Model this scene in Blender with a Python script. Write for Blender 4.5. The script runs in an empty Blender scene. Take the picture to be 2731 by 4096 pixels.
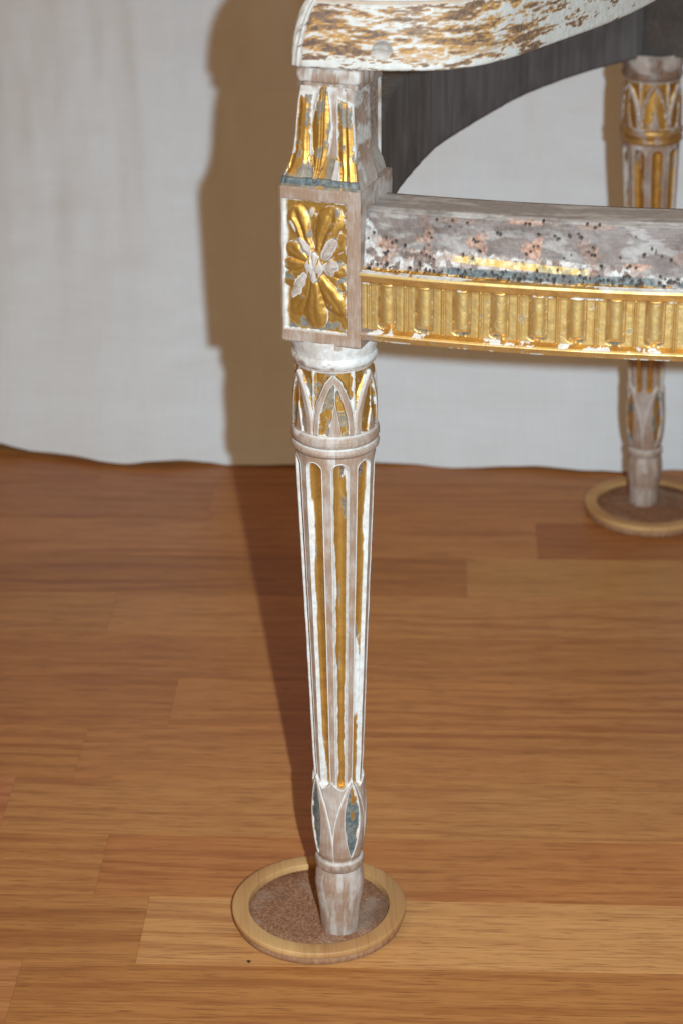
import bpy, math, random
import numpy as np
from mathutils import Vector, Matrix

# ------------------------------------------------------------------ camera, light, exposure
scene = bpy.context.scene
COL = scene.collection
R = math.radians
CAM_H, PITCH, ROLL = .765, R(24.5), R(.5)

cd = bpy.data.cameras.new('camera')
cam = bpy.data.objects.new('camera', cd)
COL.objects.link(cam)
cd.sensor_fit = 'VERTICAL'
cd.sensor_height = 22.3
cd.sensor_width = 14.87
cd.lens = 9180 / 4096 * 22.3
cd.clip_start = .05
cd.clip_end = 50
cam.location = (0, 0, CAM_H)
cam.rotation_euler = (Matrix.Rotation(math.pi / 2 - PITCH, 3, 'X') @ Matrix.Rotation(-ROLL, 3, 'Z')).to_euler()
cd.dof.use_dof = True
cd.dof.focus_distance = 1.2
cd.dof.aperture_fstop = 7.6
scene.camera = cam

w = bpy.data.worlds.new('World')
scene.world = w
w.use_nodes = True
w.node_tree.nodes['Background'].inputs[0].default_value = (1.0, .60, .25, 1)
w.node_tree.nodes['Background'].inputs[1].default_value = .17


def area(name, loc, target, size, power, color, shape='DISK'):
    l = bpy.data.lights.new(name, 'AREA')
    l.shape = shape
    l.size = size
    l.energy = power
    l.color = color
    o = bpy.data.objects.new(name, l)
    COL.objects.link(o)
    o.location = loc
    o.rotation_euler = (Vector(target) - Vector(loc)).to_track_quat('-Z', 'Y').to_euler()
    return o


# the camera's own flash, on its right-hand side (the camera is held upright)
area('camera_flash', (.088, .003, CAM_H + .007), (.09, 1.4, .0), .012, 5.75, (.645, .84, .99)).data.spread = R(78)
# warm room lamp high up, left of the photographer
area('ceiling_lamp', (-1.0, .1, 1.9), (0, 1.7, .1), 1.1, 8.5, (1.0, .60, .27))

scene.view_settings.view_transform = 'Standard'
scene.view_settings.look = 'None'
scene.view_settings.exposure = 0
scene.view_settings.gamma = 1
scene.cycles.max_bounces = 6

# ------------------------------------------------------------------ numpy helpers
_tab = {}


def vn(x, y, seed=0):
    if seed not in _tab:
        _tab[seed] = np.random.default_rng(seed + 11).random((256, 256))
    t = _tab[seed]
    x, y = np.broadcast_arrays(np.asarray(x, float), np.asarray(y, float))
    xi = np.floor(x).astype(int)
    yi = np.floor(y).astype(int)
    fx = x - xi
    fy = y - yi
    fx = fx * fx * (3 - 2 * fx)
    fy = fy * fy * (3 - 2 * fy)
    a, b, c, d = xi & 255, (xi + 1) & 255, yi & 255, (yi + 1) & 255
    return (t[a, c] * (1 - fx) + t[b, c] * fx) * (1 - fy) + (t[a, d] * (1 - fx) + t[b, d] * fx) * fy


def fbm(x, y, seed=0, oct=4, gain=.5):
    s = 0
    amp = 1
    tot = 0
    for i in range(oct):
        s = s + amp * vn(x * 2 ** i + 17.3 * i, y * 2 ** i + 9.1 * i, seed + i)
        tot += amp
        amp *= gain
    return s / tot


def ss(a, b, x):
    t = np.clip((x - a) / (b - a), 0, 1)
    return t * t * (3 - 2 * t)


def lerp(a, b, t):
    return a + (b - a) * t


def bez(pts, n):
    """Catmull-Rom through pts, n samples evenly spaced by length"""
    p = np.array(pts, float)
    p = np.vstack([2 * p[0] - p[1], p, 2 * p[-1] - p[-2]])
    out = []
    for i in range(1, len(p) - 2):
        t = np.linspace(0, 1, 60, endpoint=False)[:, None]
        out.append(.5 * (2 * p[i] + (p[i + 1] - p[i - 1]) * t + (2 * p[i - 1] - 5 * p[i] + 4 * p[i + 1] - p[i + 2]) * t ** 2
                         + (3 * p[i] - p[i - 1] - 3 * p[i + 1] + p[i + 2]) * t ** 3))
    out = np.vstack(out + [p[-2:-1]])
    L = np.r_[0, np.cumsum(np.linalg.norm(np.diff(out, axis=0), axis=1))]
    s = np.linspace(0, L[-1], n)
    return np.stack([np.interp(s, L, out[:, k]) for k in range(out.shape[1])], 1), s


# ------------------------------------------------------------------ objects
def mesh_obj(name, V, F, mat, parent=None, layers=None, smooth=True, extra=None):
    V = np.asarray(V, float).reshape(-1, 3)
    F = np.asarray(F, int)
    me = bpy.data.meshes.new(name)
    k = F.shape[1]
    me.vertices.add(len(V))
    me.vertices.foreach_set('co', V.astype(np.float32).ravel())
    me.loops.add(F.size)
    me.loops.foreach_set('vertex_index', F.astype(np.int32).ravel())
    me.polygons.add(len(F))
    me.polygons.foreach_set('loop_start', np.arange(0, F.size, k, dtype=np.int32))
    me.polygons.foreach_set('use_smooth', np.full(len(F), smooth))
    if layers is not None:
        a = me.attributes.new('layers', 'FLOAT_COLOR', 'POINT')
        a.data.foreach_set('color', np.asarray(layers, np.float32).reshape(-1))
    if extra is not None:
        a = me.attributes.new('filler', 'FLOAT', 'POINT')
        a.data.foreach_set('value', np.asarray(extra, np.float32).ravel())
    me.update(calc_edges=True)
    me.validate()
    me.materials.append(mat)
    o = bpy.data.objects.new(name, me)
    COL.objects.link(o)
    if parent:
        o.parent = parent
    return o


def grid_faces(n, m, wrap=False):
    i = np.arange(n - 1)[:, None]
    j = np.arange(m if wrap else m - 1)[None, :]
    j2 = (j + 1) % m
    return np.stack([i * m + j, i * m + j2, (i + 1) * m + j2, (i + 1) * m + j], -1)


def grid_parts(V, layers, mat, parent_of, names, labels, wrap=False, extra=None):
    """one dense relief split face by face into separate part objects.
    labels: int per face (n-1, m'); names: {label: name}; parent_of(label, made) -> parent"""
    n, m = V.shape[:2]
    F = grid_faces(n, m, wrap)
    V2 = V.reshape(-1, 3)
    L2 = layers.reshape(-1, 4)
    made = {}
    for lab in names:
        f = F[labels == lab].reshape(-1, 4)
        if not len(f):
            continue
        u, inv = np.unique(f, return_inverse=True)
        made[lab] = mesh_obj(names[lab], V2[u], inv.reshape(-1, 4), mat, parent_of(lab, made), L2[u], True, None if extra is None else extra.reshape(-1)[u])
    return made


def empty(name, loc, label=None, cat=None, group=None):
    o = bpy.data.objects.new(name, None)
    COL.objects.link(o)
    o.location = loc
    o.empty_display_size = .05
    tag(o, label, cat, group)
    return o


def tag(o, label=None, cat=None, group=None, kind=None):
    if label: o['label'] = label
    if cat: o['category'] = cat
    if group: o['group'] = group
    if kind: o['kind'] = kind


# ------------------------------------------------------------------ materials
class NT:
    def __init__(s, name):
        s.m = bpy.data.materials.new(name)
        s.m.use_nodes = True
        s.t = s.m.node_tree
        s.b = s.t.nodes['Principled BSDF']

    def n(s, typ, **kw):
        x = s.t.nodes.new('ShaderNode' + typ)
        for k, v in kw.items():
            setattr(x, k, v)
        return x

    def put(s, sock, v):
        if isinstance(v, bpy.types.NodeSocket):
            s.t.links.new(v, sock)
        elif isinstance(v, tuple) and len(v) == 3 and sock.type == 'RGBA':
            sock.default_value = (*v, 1)
        else:
            sock.default_value = v

    def math(s, op, a, b=0., clamp=False):
        x = s.n('Math', operation=op, use_clamp=clamp)
        s.put(x.inputs[0], a)
        s.put(x.inputs[1], b)
        return x.outputs[0]

    def mix(s, f, a, b, blend='MIX'):
        x = s.n('Mix', data_type='RGBA', blend_type=blend)
        s.put(x.inputs[0], f)
        s.put(x.inputs[6], a)
        s.put(x.inputs[7], b)
        return x.outputs[2]

    def fmix(s, f, a, b):
        x = s.n('Mix', data_type='FLOAT')
        s.put(x.inputs[0], f)
        s.put(x.inputs[2], a)
        s.put(x.inputs[3], b)
        return x.outputs[0]

    def noise(s, vec, scale, detail=4, rough=.55, dist=0.):
        x = s.n('TexNoise')
        s.put(x.inputs['Vector'], vec)
        x.inputs['Scale'].default_value = scale
        x.inputs['Detail'].default_value = detail
        x.inputs['Roughness'].default_value = rough
        x.inputs['Distortion'].default_value = dist
        return x.outputs['Fac']

    def ramp(s, f, a, b):
        x = s.n('MapRange', interpolation_type='SMOOTHSTEP')
        s.put(x.inputs[0], f)
        x.inputs[1].default_value = a
        x.inputs[2].default_value = b
        return x.outputs[0]

    def map(s, vec, scale=(1, 1, 1), loc=(0, 0, 0), rot=(0, 0, 0)):
        x = s.n('Mapping')
        s.put(x.inputs[0], vec)
        s.put(x.inputs[1], loc)
        s.put(x.inputs[2], rot)
        s.put(x.inputs[3], scale)
        return x.outputs[0]

    def bump(s, h, strength=.3, dist=.001):
        x = s.n('Bump')
        x.inputs['Strength'].default_value = strength
        x.inputs['Distance'].default_value = dist
        s.put(x.inputs['Height'], h)
        s.t.links.new(x.outputs[0], s.b.inputs['Normal'])

    def set(s, **kw):
        for k, v in kw.items():
            s.put(s.b.inputs[k.replace('_', ' ')], v)


def relic(name, grain=(1, 1, .12), wood=((.285, .165, .102), (.43, .345, .290)), wash=(.40, .74), gilt=((.63, .345, .078), (.40, .185, .036)), gesso=((.615, .555, .495), (.47, .40, .34)), dark=((.085, .045, .03), (.20, .10, .05)), filler=False):
    """stripped wood under worn gesso, slate bole and gilding; the layers come from the carving"""
    N = NT(name)
    co = N.n('TexCoord').outputs['Object']
    at = N.n('Attribute', attribute_name='layers')
    sep = N.n('SeparateColor')
    N.put(sep.inputs[0], at.outputs['Color'])
    gold, white, slate = sep.outputs
    brown = at.outputs['Alpha']
    g1 = N.noise(N.map(co, tuple(g * 900 for g in grain)), 1, 3)
    g2 = N.noise(co, 70, 4)
    g3 = N.noise(N.map(co, tuple(g * 2600 for g in grain)), 1, 2)
    f = N.math('ADD', N.math('MULTIPLY', g1, .38), N.math('MULTIPLY', g2, .62))
    c = N.mix(N.ramp(f, *wash), *wood)
    c = N.mix(N.math('MULTIPLY', N.ramp(g3, .56, .78), .3), c, (.20, .11, .075))
    c = N.mix(N.math('MULTIPLY', N.ramp(N.noise(co, 45, 3), .55, .72), .5), c, (.22, .17, .14))
    if filler:
        fl = N.n('Attribute', attribute_name='filler').outputs['Fac']
        c = N.mix(N.math('MINIMUM', fl, 1.), c, N.mix(N.ramp(N.noise(co, 500, 4), .35, .65), (.30, .125, .070), (.47, .27, .18)))
        c = N.mix(N.ramp(fl, 1.1, 1.8), c, N.mix(N.ramp(N.noise(co, 260, 4), .35, .65), (.60, .36, .09), (.62, .50, .28)))
    wv = N.noise(co, 260, 4)
    c = N.mix(white, c, N.mix(N.ramp(wv, .35, .75), *gesso))
    c = N.mix(slate, c, N.mix(N.ramp(N.noise(co, 400, 4), .35, .7), (.075, .088, .090), (.19, .18, .145)))
    c = N.mix(brown, c, N.mix(N.ramp(N.noise(co, 500, 3), .3, .75), *dark))
    gn = N.noise(co, 130, 5, .65)
    gn2 = N.noise(co, 900, 3)
    gc = N.mix(N.ramp(gn, .30, .72), *gilt)
    gc = N.mix(N.math('MULTIPLY', N.ramp(gn2, .62, .85), .35), gc, (.28, .17, .08))
    c = N.mix(gold, c, gc)
    N.set(Base_Color=c, Metallic=N.math('MULTIPLY', gold, .80),
          Roughness=N.fmix(gold, N.fmix(white, .62, .55), N.fmix(N.ramp(gn, .3, .7), .38, .56)))
    N.b.inputs['Specular IOR Level'].default_value = .4
    h = N.math('ADD', N.math('MULTIPLY', g1, N.fmix(gold, .35, .08)), N.math('ADD', N.math('MULTIPLY', wv, N.fmix(gold, .6, .18)), N.math('MULTIPLY', gn2, N.fmix(gold, .25, .10))))
    N.bump(h, .35, .0008)
    return N.m


M_RELIC = relic('worn_gilt_paint')
M_RAIL = relic('nailed_rail_wood', (.10, 1, 1), ((.150, .098, .075), (.225, .175, .150)), (.34, .72), dark=((.02, .013, .01), (.09, .05, .035)), filler=True)
M_GILT = relic('gilt_frieze', gilt=((.74, .49, .19), (.52, .295, .085)))
M_ARM = relic('worn_arm_paint', (.12, 1, 1))


def mat_darkwood():
    N = NT('bare_dark_wood')
    co = N.n('TexCoord').outputs['Object']
    a = N.noise(N.map(co, (150, 150, 16)), 1, 4)
    b = N.noise(co, 18, 4)
    c = N.mix(N.ramp(a, .35, .72), (.118, .103, .096), (.168, .153, .146))
    c = N.mix(N.math('MULTIPLY', N.ramp(b, .45, .70), .5), c, (.05, .04, .035))
    N.set(Base_Color=c, Roughness=.75)
    N.b.inputs['Specular IOR Level'].default_value = .2
    N.bump(a, .4, .001)
    return N.m


def mat_plank():
    N = NT('oak_laminate')
    oi = N.n('ObjectInfo')
    tc = N.n('TexCoord').outputs['Object']
    off = N.n('CombineXYZ')
    N.put(off.inputs[0], N.math('MULTIPLY', oi.outputs['Random'], 31.7))
    N.put(off.inputs[1], N.math('MULTIPLY', oi.outputs['Random'], 57.3))
    add = N.n('VectorMath', operation='ADD')
    N.put(add.inputs[0], tc)
    N.put(add.inputs[1], off.outputs[0])
    v = add.outputs[0]
    sx = N.n('SeparateXYZ')
    N.put(sx.inputs[0], v)
    # growth rings cut flat: y plus slow warps along the board
    wob = N.noise(N.map(v, (3.2, 17, 1)), 1, 2, .5)
    ph = N.math('ADD', N.math('MULTIPLY', sx.outputs[1], 420.), N.math('MULTIPLY', wob, 22.))
    fine = N.noise(N.map(v, (9, 240, 1)), 1, 3)
    ph = N.math('ADD', ph, N.math('MULTIPLY', fine, 5.5))
    ring = N.math('ADD', N.math('MULTIPLY', N.math('SINE', ph), .5), .5)
    ring = N.math('POWER', ring, 2.2)
    dash = N.noise(N.map(v, (21, 560, 1)), 1, 4, .68)
    pore = N.noise(N.map(v, (48, 950, 1)), 1, 2, .5)
    big = N.noise(N.map(v, (4, 22, 1)), 1, 3)
    blot = N.noise(N.map(v, (9, 40, 1)), 1, 3)
    c = N.mix(N.math('MULTIPLY', ring, N.ramp(big, .30, .72)), (.445, .182, .054), (.305, .104, .027))
    c = N.mix(N.math('MULTIPLY', N.ramp(dash, .51, .64), .58), c, (.195, .066, .020))
    c = N.mix(N.math('MULTIPLY', N.ramp(dash, .46, .28), .5), c, (.55, .262, .088))
    c = N.mix(N.math('MULTIPLY', N.ramp(blot, .50, .75), .5), c, (.31, .10, .03))
    c = N.mix(N.math('MULTIPLY', N.ramp(pore, .58, .67), .62), c, (.19, .06, .018))
    c = N.mix(1.0, c, oi.outputs['Color'], 'MULTIPLY')
    N.set(Base_Color=c, Roughness=N.fmix(dash, .30, .46))
    N.b.inputs['Specular IOR Level'].default_value = .42
    N.bump(N.math('ADD', dash, N.math('MULTIPLY', ring, .3)), .06, .0006)
    return N.m


def mat_simple(name, a, b, scale, rough=.6, bump=.2, stretch=(1, 1, 1), lo=.35, hi=.68, spec=.3, dist=.001, detail=4):
    N = NT(name)
    co = N.n('TexCoord').outputs['Object']
    f = N.noise(N.map(co, stretch), scale, detail, .6)
    N.set(Base_Color=N.mix(N.ramp(f, lo, hi), a, b), Roughness=rough)
    N.b.inputs['Specular IOR Level'].default_value = spec
    N.bump(f, bump, dist)
    return N.m


def mat_rimwood():
    N = NT('coaster_rim_oak')
    co = N.n('TexCoord').outputs['Object']
    a = N.noise(N.map(co, (900, 26, 60)), 1, 4)
    b = N.noise(N.map(co, (30, 6, 20)), 1, 3)
    c = N.mix(N.ramp(b, .35, .65), (.53, .295, .115), (.40, .19, .068))
    c = N.mix(N.math('MULTIPLY', N.ramp(a, .48, .72), .5), c, (.25, .115, .042))
    N.set(Base_Color=c, Roughness=.5)
    N.b.inputs['Specular IOR Level'].default_value = .3
    N.bump(a, .2, .0006)
    return N.m


def mat_cork():
    N = NT('cork')
    co = N.n('TexCoord').outputs['Object']
    a = N.noise(co, 900, 3, .7)
    b = N.noise(co, 55, 4)
    c = N.mix(N.ramp(a, .38, .66), (.17, .070, .034), (.36, .18, .10))
    c = N.mix(N.math('MULTIPLY', N.ramp(b, .5, .72), .45), c, (.40, .29, .21))
    c = N.mix(N.math('MULTIPLY', N.ramp(N.noise(co, 38, 3), .52, .7), .5), c, (.13, .06, .035))
    N.set(Base_Color=c, Roughness=.9)
    N.b.inputs['Specular IOR Level'].default_value = .1
    N.bump(a, .5, .001)
    return N.m


def mat_sheet():
    N = NT('white_linen')
    co = N.n('TexCoord').outputs['Object']
    a = N.noise(N.map(co, (420, 1, 40)), 1, 3)
    b = N.noise(N.map(co, (30, 1, 380)), 1, 3)
    s = N.noise(N.map(co, (6, 1, 14)), 1, 4)
    f = N.math('ADD', N.math('MULTIPLY', a, .5), N.math('MULTIPLY', b, .5))
    c = N.mix(N.ramp(f, .35, .65), (.730, .722, .718), (.695, .684, .678))
    c = N.mix(N.math('MULTIPLY', N.ramp(s, .5, .75), .35), c, (.64, .60, .575))
    N.set(Base_Color=c, Roughness=.95)
    N.b.inputs['Specular IOR Level'].default_value = .1
    N.bump(N.math('ADD', f, N.math('MULTIPLY', s, 1.5)), .25, .001)
    return N.m


M_DARK = mat_darkwood()
M_PLANK = mat_plank()
M_RIM = mat_rimwood()
M_CORK = mat_cork()
M_BOARD = mat_simple('brown_board', (.255, .115, .052), (.36, .185, .095), 300, .8, .2, (1, 1, .4))
M_SHEET = mat_sheet()
M_BASE = mat_simple('floor_underlay', (.10, .055, .03), (.14, .08, .045), 40, .9, .1)
M_SPECK = mat_simple('black_crumb', (.01, .009, .008), (.03, .025, .02), 600, .7, .3)

# ------------------------------------------------------------------ floor of laminate strips
SL = R(2.75)
PW = .0665
floor = mesh_obj('floor', [(-1.6, .1, -.006), (1.9, .1, -.006), (1.9, 2.7, -.006), (-1.6, 2.7, -.006)], [(0, 1, 2, 3)], M_BASE, None, None, False)
tag(floor, kind='structure')


def plank(row, x0, x1, tint):
    """row k lies between boundaries 1.0637+PW*k and +PW (on x = 0), turned by SL"""
    L = (x1 - x0)
    g, e = .00004, .00025
    hx, hy = L / 2 - g, PW / 2 - g
    V = [(sx * hx, sy * hy, -.0055) for sx, sy in ((-1, -1), (1, -1), (1, 1), (-1, 1))]
    V += [(sx * hx, sy * hy, -e * .5) for sx, sy in ((-1, -1), (1, -1), (1, 1), (-1, 1))]
    V += [(sx * (hx - e), sy * (hy - e), 0) for sx, sy in ((-1, -1), (1, -1), (1, 1), (-1, 1))]
    F = [(8, 9, 10, 11)]
    for k in range(4):
        q = (k + 1) % 4
        F += [(k, q, 4 + q, 4 + k), (4 + k, 4 + q, 8 + q, 8 + k)]
    o = mesh_obj('plank', V, F, M_PLANK, floor, None, False)
    c = Vector(((x0 + x1) / 2, (row + .5) * PW * math.cos(SL), 0))
    c.rotate(Matrix.Rotation(-SL, 3, 'Z'))
    o.location = (c.x, c.y + 1.0637, 0)
    o.rotation_euler.z = -SL
    o.color = (*tint, 1)
    return o


JOINTS = {0: (-.118, [(.98, .96, .90), (1.22, 1.36, 1.50)]), 1: (-.151, [(1.06, 1.05, 1.0), (1.0, .90, .86)]), 3: (-.183, [(1., .96, .9), (1., .96, .94)]),
          -1: (-.182, [(1.06, 1.02, 1.1), (.95, .90, .82)]), 8: (.125, [(1., .98, 1.), (.80, .68, .62)]), 7: (.070, [(.84, .78, .74), (1.04, 1.14, 1.10)]),
          4: (-.13, [(.92, .86, .84), (1.0, .95, .92)]), 2: (.30, [(1.06, 1.08, 1.08), (1., 1., 1.)]), 5: (-.30, [(.9, .9, .9), (.93, .88, .84)]),
          9: (-.136, [(.90, .84, .82), (.98, .94, .92)]), 6: (.33, [(1.04, 1.06, 1.08), (.9, .9, .9)]), -2: (.36, [(.94, .9, .86), (1.1, 1.1, 1.1)]),
          10: (-.235, [(.9, .82, .78), (.95, .9, .9)])}
rnd = random.Random(5)
for row in range(-11, 21):
    if row in JOINTS:
        j, tt = JOINTS[row]
    else:
        j, tt = rnd.uniform(-.3, .3), [tuple(rnd.uniform(.85, 1.1) * q for q in (1, .97, .94)) for _ in range(2)]
    xs = [j - 1.0, j - .52, j, j + rnd.uniform(.50, .56), j + 1.08]
    for k in range(4):
        t = tt[0] if k == 1 else tt[1] if k == 2 else tuple(rnd.uniform(.85, 1.1) * q for q in (1, .97, .94))
        plank(row, xs[k], xs[k + 1], t)

crumb = mesh_obj('crumb', [(.0011 * math.cos(a) * (1 + .3 * math.sin(3 * a)) * s, .0009 * math.sin(a) * s, z) for z, s in ((.0001, .8), (.0007, 1), (.0013, .45)) for a in np.linspace(0, 2 * math.pi, 10, endpoint=False)],
                 grid_faces(3, 10, True).reshape(-1, 4), M_SPECK)
crumb.location = (-.0541, 1.0693, 0)
tag(crumb, 'tiny black crumb on the floor strips left of the near coaster', 'crumb')

# ------------------------------------------------------------------ hanging sheet
nx, nh = 460, 220
X = np.linspace(-1.0, 1.35, nx)[None, :]
T = np.linspace(0, 1, nh)[:, None]
Hh = 1.25 * T ** 1.3
zb = 1.7775 - .048 * X + .004 * np.sin(X * 21 + .8) + .003 * np.sin(X * 47) + .030 * np.clip((-.20 - X) / .1, 0, 2) ** 1.6
lift = .006 * np.clip((-.185 - X) / .11, 0, 2.2) ** 1.4 + .0045 * np.clip(np.sin(X * 38 + .6), 0, 1) * (X < .02)
lean = .29 * (1 - np.exp(-Hh / .15))
fold = .010 * (fbm(X * 7 + Hh * 1.2, Hh * 1.6, 3) - .5) + .006 * (fbm(X * 16 - Hh * 2, Hh * 4 + 7, 4) - .5) + .0035 * (fbm(X * 12, Hh * 26, 5) - .5)
fold = fold + .004 * (fbm(X * 34 + Hh * 3, Hh * 3, 6, 3) - .5) + .0016 * (fbm(X * 9, Hh * 70, 9, 3) - .5)
fold = fold * (0.5 + .5 * ss(0, .2, Hh)) * 3.0
curl = .010 * np.exp(-Hh / .012)
Vs = np.stack([X + 0 * Hh, zb + lean + fold - curl, Hh + .0022 + .0016 * np.sin(X * 33 + 2) + lift * np.exp(-Hh / .25)], -1)
sheet = mesh_obj('sheet', Vs, grid_faces(nh, nx).reshape(-1, 4), M_SHEET)
tag(sheet, 'wrinkled off-white linen sheet hung behind the chair, its hem on the floor', 'sheet')


# ------------------------------------------------------------------ coasters
def coaster(cx, cy, rr, label, rot):
    root = empty('coaster', (cx, cy, 0), label, 'coaster', 'round wooden coasters under the chair legs')
    root.rotation_euler.z = rot
    a = np.linspace(0, 2 * math.pi, 144, endpoint=False)[None, :]

    def lathe(name, prof, mat, wob=0):
        p = np.array(prof)
        r, z = p[:, :1], p[:, 1:]
        r = r * (1 + wob * (fbm(a * 3, z * 200 + a * 0, 8) - .5))
        V = np.stack([r * np.cos(a), r * np.sin(a), z + 0 * a], -1)
        return mesh_obj(name, V, grid_faces(len(p), a.size, True).reshape(-1, 4), mat, root)

    k = rr / .05
    lathe('rim', [(.0405 * k, .0015), (.0405 * k, .0088), (.0406 * k, .0091), (.0410 * k, .0092), (.0491 * k, .0092), (.0498 * k, .0090), (.05 * k, .0085), (.05 * k, .0060), (.0497 * k, .0055), (.0480 * k, .0053)], M_RIM)
    lathe('base_board', [(.040 * k, .0053), (.0486 * k, .0053), (.0489 * k, .0048), (.0488 * k, .0025), (.0482 * k, .0006), (.0476 * k, .0002), (.01 * k, .0002)], M_BOARD)
    lathe('cork_disc', [(.0001, .0062), (.01 * k, .0062), (.02 * k, .0062), (.03 * k, .0062), (.0395 * k, .0062), (.0399 * k, .0059), (.0399 * k, .002)], M_CORK, .006)
    return root


coaster(-.0150, 1.1139, .0500, 'round oak and cork coaster under the sharp front leg of the chair', .06)
coaster(.2459, 1.6745, .0515, 'round oak and cork coaster under the blurred back leg beside the sheet', 1.2)

# ------------------------------------------------------------------ the chair
OX, OZ = -.0028, 1.096
chair = empty('armchair', (OX, OZ, 0), 'carved antique armchair with worn white and gold paint, stripped of its seat', 'chair')


def chip(d, q, w0=.0003, w1=.0009, out=.00035, seed=0, soft=.00016):
    """d = signed distance into a gilded hollow. Returns (gold, white): a ragged white lip between gold and wood"""
    n = q
    wi = w0 + w1 * ss(.42, .80, n)
    gold = ss(wi - soft, wi + soft, d)
    white = ss(-out - soft, -out + soft, d) * (1 - gold)
    return gold, white


def carved_leg(part, ax, ay, seed, nphi, dens, top, rake=(0, 0), k=1.0, gilt=0.):
    """turned, fluted leg. k scales radii; rake moves the top by (dx, dy)"""
    sect = [(.005, .0455, 60), (.0455, .0565, 70), (.0565, .121, 220), (.121, .292, 330), (.292, .3045, 80), (.3045, .3165, 130), (.3165, .353, 230), (.353, top, 60)]
    hs = np.concatenate([np.linspace(a, b, max(6, int(n * dens)), endpoint=False) for a, b, n in sect] + [[top]])
    prof = np.array([(.005, .0098), (.0056, .0104), (.0065, .01062), (.0091, .01085), (.016, .01130), (.023, .01194), (.031, .01325), (.0375, .01379), (.0425, .01355), (.0465, .01290),
                     (.0488, .01255), (.0492, .01290), (.0500, .01345), (.0515, .01372), (.0528, .01372), (.0540, .01340), (.0548, .01280), (.0553, .01180), (.0560, .01165),
                     (.0620, .01235), (.0681, .01310), (.0760, .01365), (.0859, .01385), (.1000, .01330), (.1080, .01300), (.1214, .01377), (.1973, .01652), (.2724, .0195), (.3015, .0206), (.3042, .0207),
                     (.3046, .0212), (.3051, .0219), (.3060, .02255), (.3073, .0228), (.3084, .0224), (.3091, .0216), (.3095, .0211), (.3100, .0216), (.3108, .0224), (.3120, .02285), (.3138, .0229), (.3150, .0226), (.3158, .0219), (.3164, .02115),
                     (.318, .0210), (.335, .0209), (.351, .0208), (.3528, .0209), (.3536, .0214), (.3548, .0219), (.3560, .0220), (.3570, .0217), (.3580, .0211), (.3600, .0214), (.363, .0222), (.3668, .0227), (.40, .0227)])
    ph = np.linspace(0, 360, nphi, endpoint=False)[None, :]
    h = hs[:, None]
    r0 = np.interp(h, prof[:, 0], prof[:, 1]) * k
    phr = np.radians(ph)
    arc = phr * .02
    gold = np.zeros((len(hs), nphi))
    white, slate, brown, dr = gold.copy(), gold.copy(), gold.copy(), gold.copy()
    big = fbm(arc * 120, h * 120, seed + 1)
    fine = fbm(arc * 700, h * 700, seed + 2)
    big2 = fbm(arc * 70 + 5, h * 60, seed + 3)

    def wrapd(c, n):
        st = 360 / n
        idx = np.round((ph - c) / st)
        return (ph - c) - idx * st, (idx.astype(int) % n)

    # --- flutes
    NFL = 9
    da, kf = wrapd(6.5, NFL)
    x = np.radians(da) * r0
    hw = np.radians(12.9) * r0
    ht = .3012
    up = np.maximum(0, h - (ht - hw))
    d = hw - np.sqrt(x * x + up * up)
    d = np.where((h > .098) & (h < .3046), d, -1)
    dep = .0034 * np.sqrt(np.clip(1 - (1 - np.clip(d / hw, 0, 1)) ** 2, 0, 1)) * k
    side = np.where(x > 0, 31.7, 3.1) + kf * 7.7
    nq = .84 * fbm(side + 0 * h, h * 34, seed + 4, 3) + .16 * fbm(side * 3 + 0 * h, h * 300, seed + 5, 2)
    g, wv = chip(d, nq - .08 * (x > 0) - gilt, .00075 - gilt * .002, .0014, .00036, seed)
    loss = ss(.66, .71, fbm(kf * 5.3 + x * 90, h * 22, seed + 6) + .22 * ss(.283, .300, h) * (vn(kf * 3.7, h * 0, seed + 8)) + .05 * (fine - .5))
    dead = g * loss
    fl_in = (d > 0)
    gold += g * (1 - dead)
    bz = ss(.286, .291, h) * ss(.5, .6, fbm(kf * 3.1 + x * 200, h * 120, seed + 19) + .1)
    white += wv + dead * (1 - bz)
    brown += dead * bz * .9
    slate += g * (1 - dead) * ss(.68, .74, fbm(kf * 9 + x * 300, h * 40, seed + 7)) * .9
    gold *= 1 - ss(.68, .74, fbm(kf * 9 + x * 300, h * 40, seed + 7)) * .9 * fl_in
    dr -= dep - wv * .00028 - dead * .0002
    # white smears left on the ridges near the top of the shaft
    sm = ss(.285, .300, h) * (h < .3046) * (d < 0) * ss(.40, .62, big2)
    white += sm * .75

    # --- lower leaf cup
    NL = 4
    dl, kl = wrapd(30, NL)
    t = np.clip((h - .0557) / (.1105 - .0557), 0, 1.2)
    ad = np.abs(dl)
    edge = .1108 - .0068 * np.clip(1 - np.abs(ad - 22) / 22, 0, 1) ** .7 - .0022 * (ad > 22) * np.clip((ad - 22) / 22, 0, 1)
    cup = ss(-.0004, .0004, edge - h) * (h > .0553)
    a_o = 46 * np.clip(1 - np.clip(t, 0, 1) ** 2.4, 0, 1)
    do = np.radians(a_o - ad) * r0
    a_i = 18 * np.clip(np.sin(np.pi * np.clip((t - .06) / .88, 0, 1)), 0, 1) ** .75
    di = np.radians(a_i - ad) * r0
    leaf = ss(-.0004, .0004, do)
    cupr = .0008 + .0004 * leaf + .0003 * leaf * ss(0, .004, do) - .0010 * ss(-.0002, .0008, di) - .0006 * np.exp(-(do / .0005) ** 2)
    base_cup = np.interp(h, [.0553, .06, .068, .085, .10, .112], [.0000, -.0002, -.0001, 0, .0003, .0006])
    dr = np.where(cup > 0, lerp(dr, cupr * ss(.0553, .0600, h) + base_cup, cup), dr)
    nl = fbm(arc * 400 + 3, h * 200, seed + 9)
    gl, wl = chip(di, nl, .0002, .0008, .0003)
    wline = np.exp(-(do / .00045) ** 2) * .9 + np.exp(-((edge - h) / .0006) ** 2)
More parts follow.
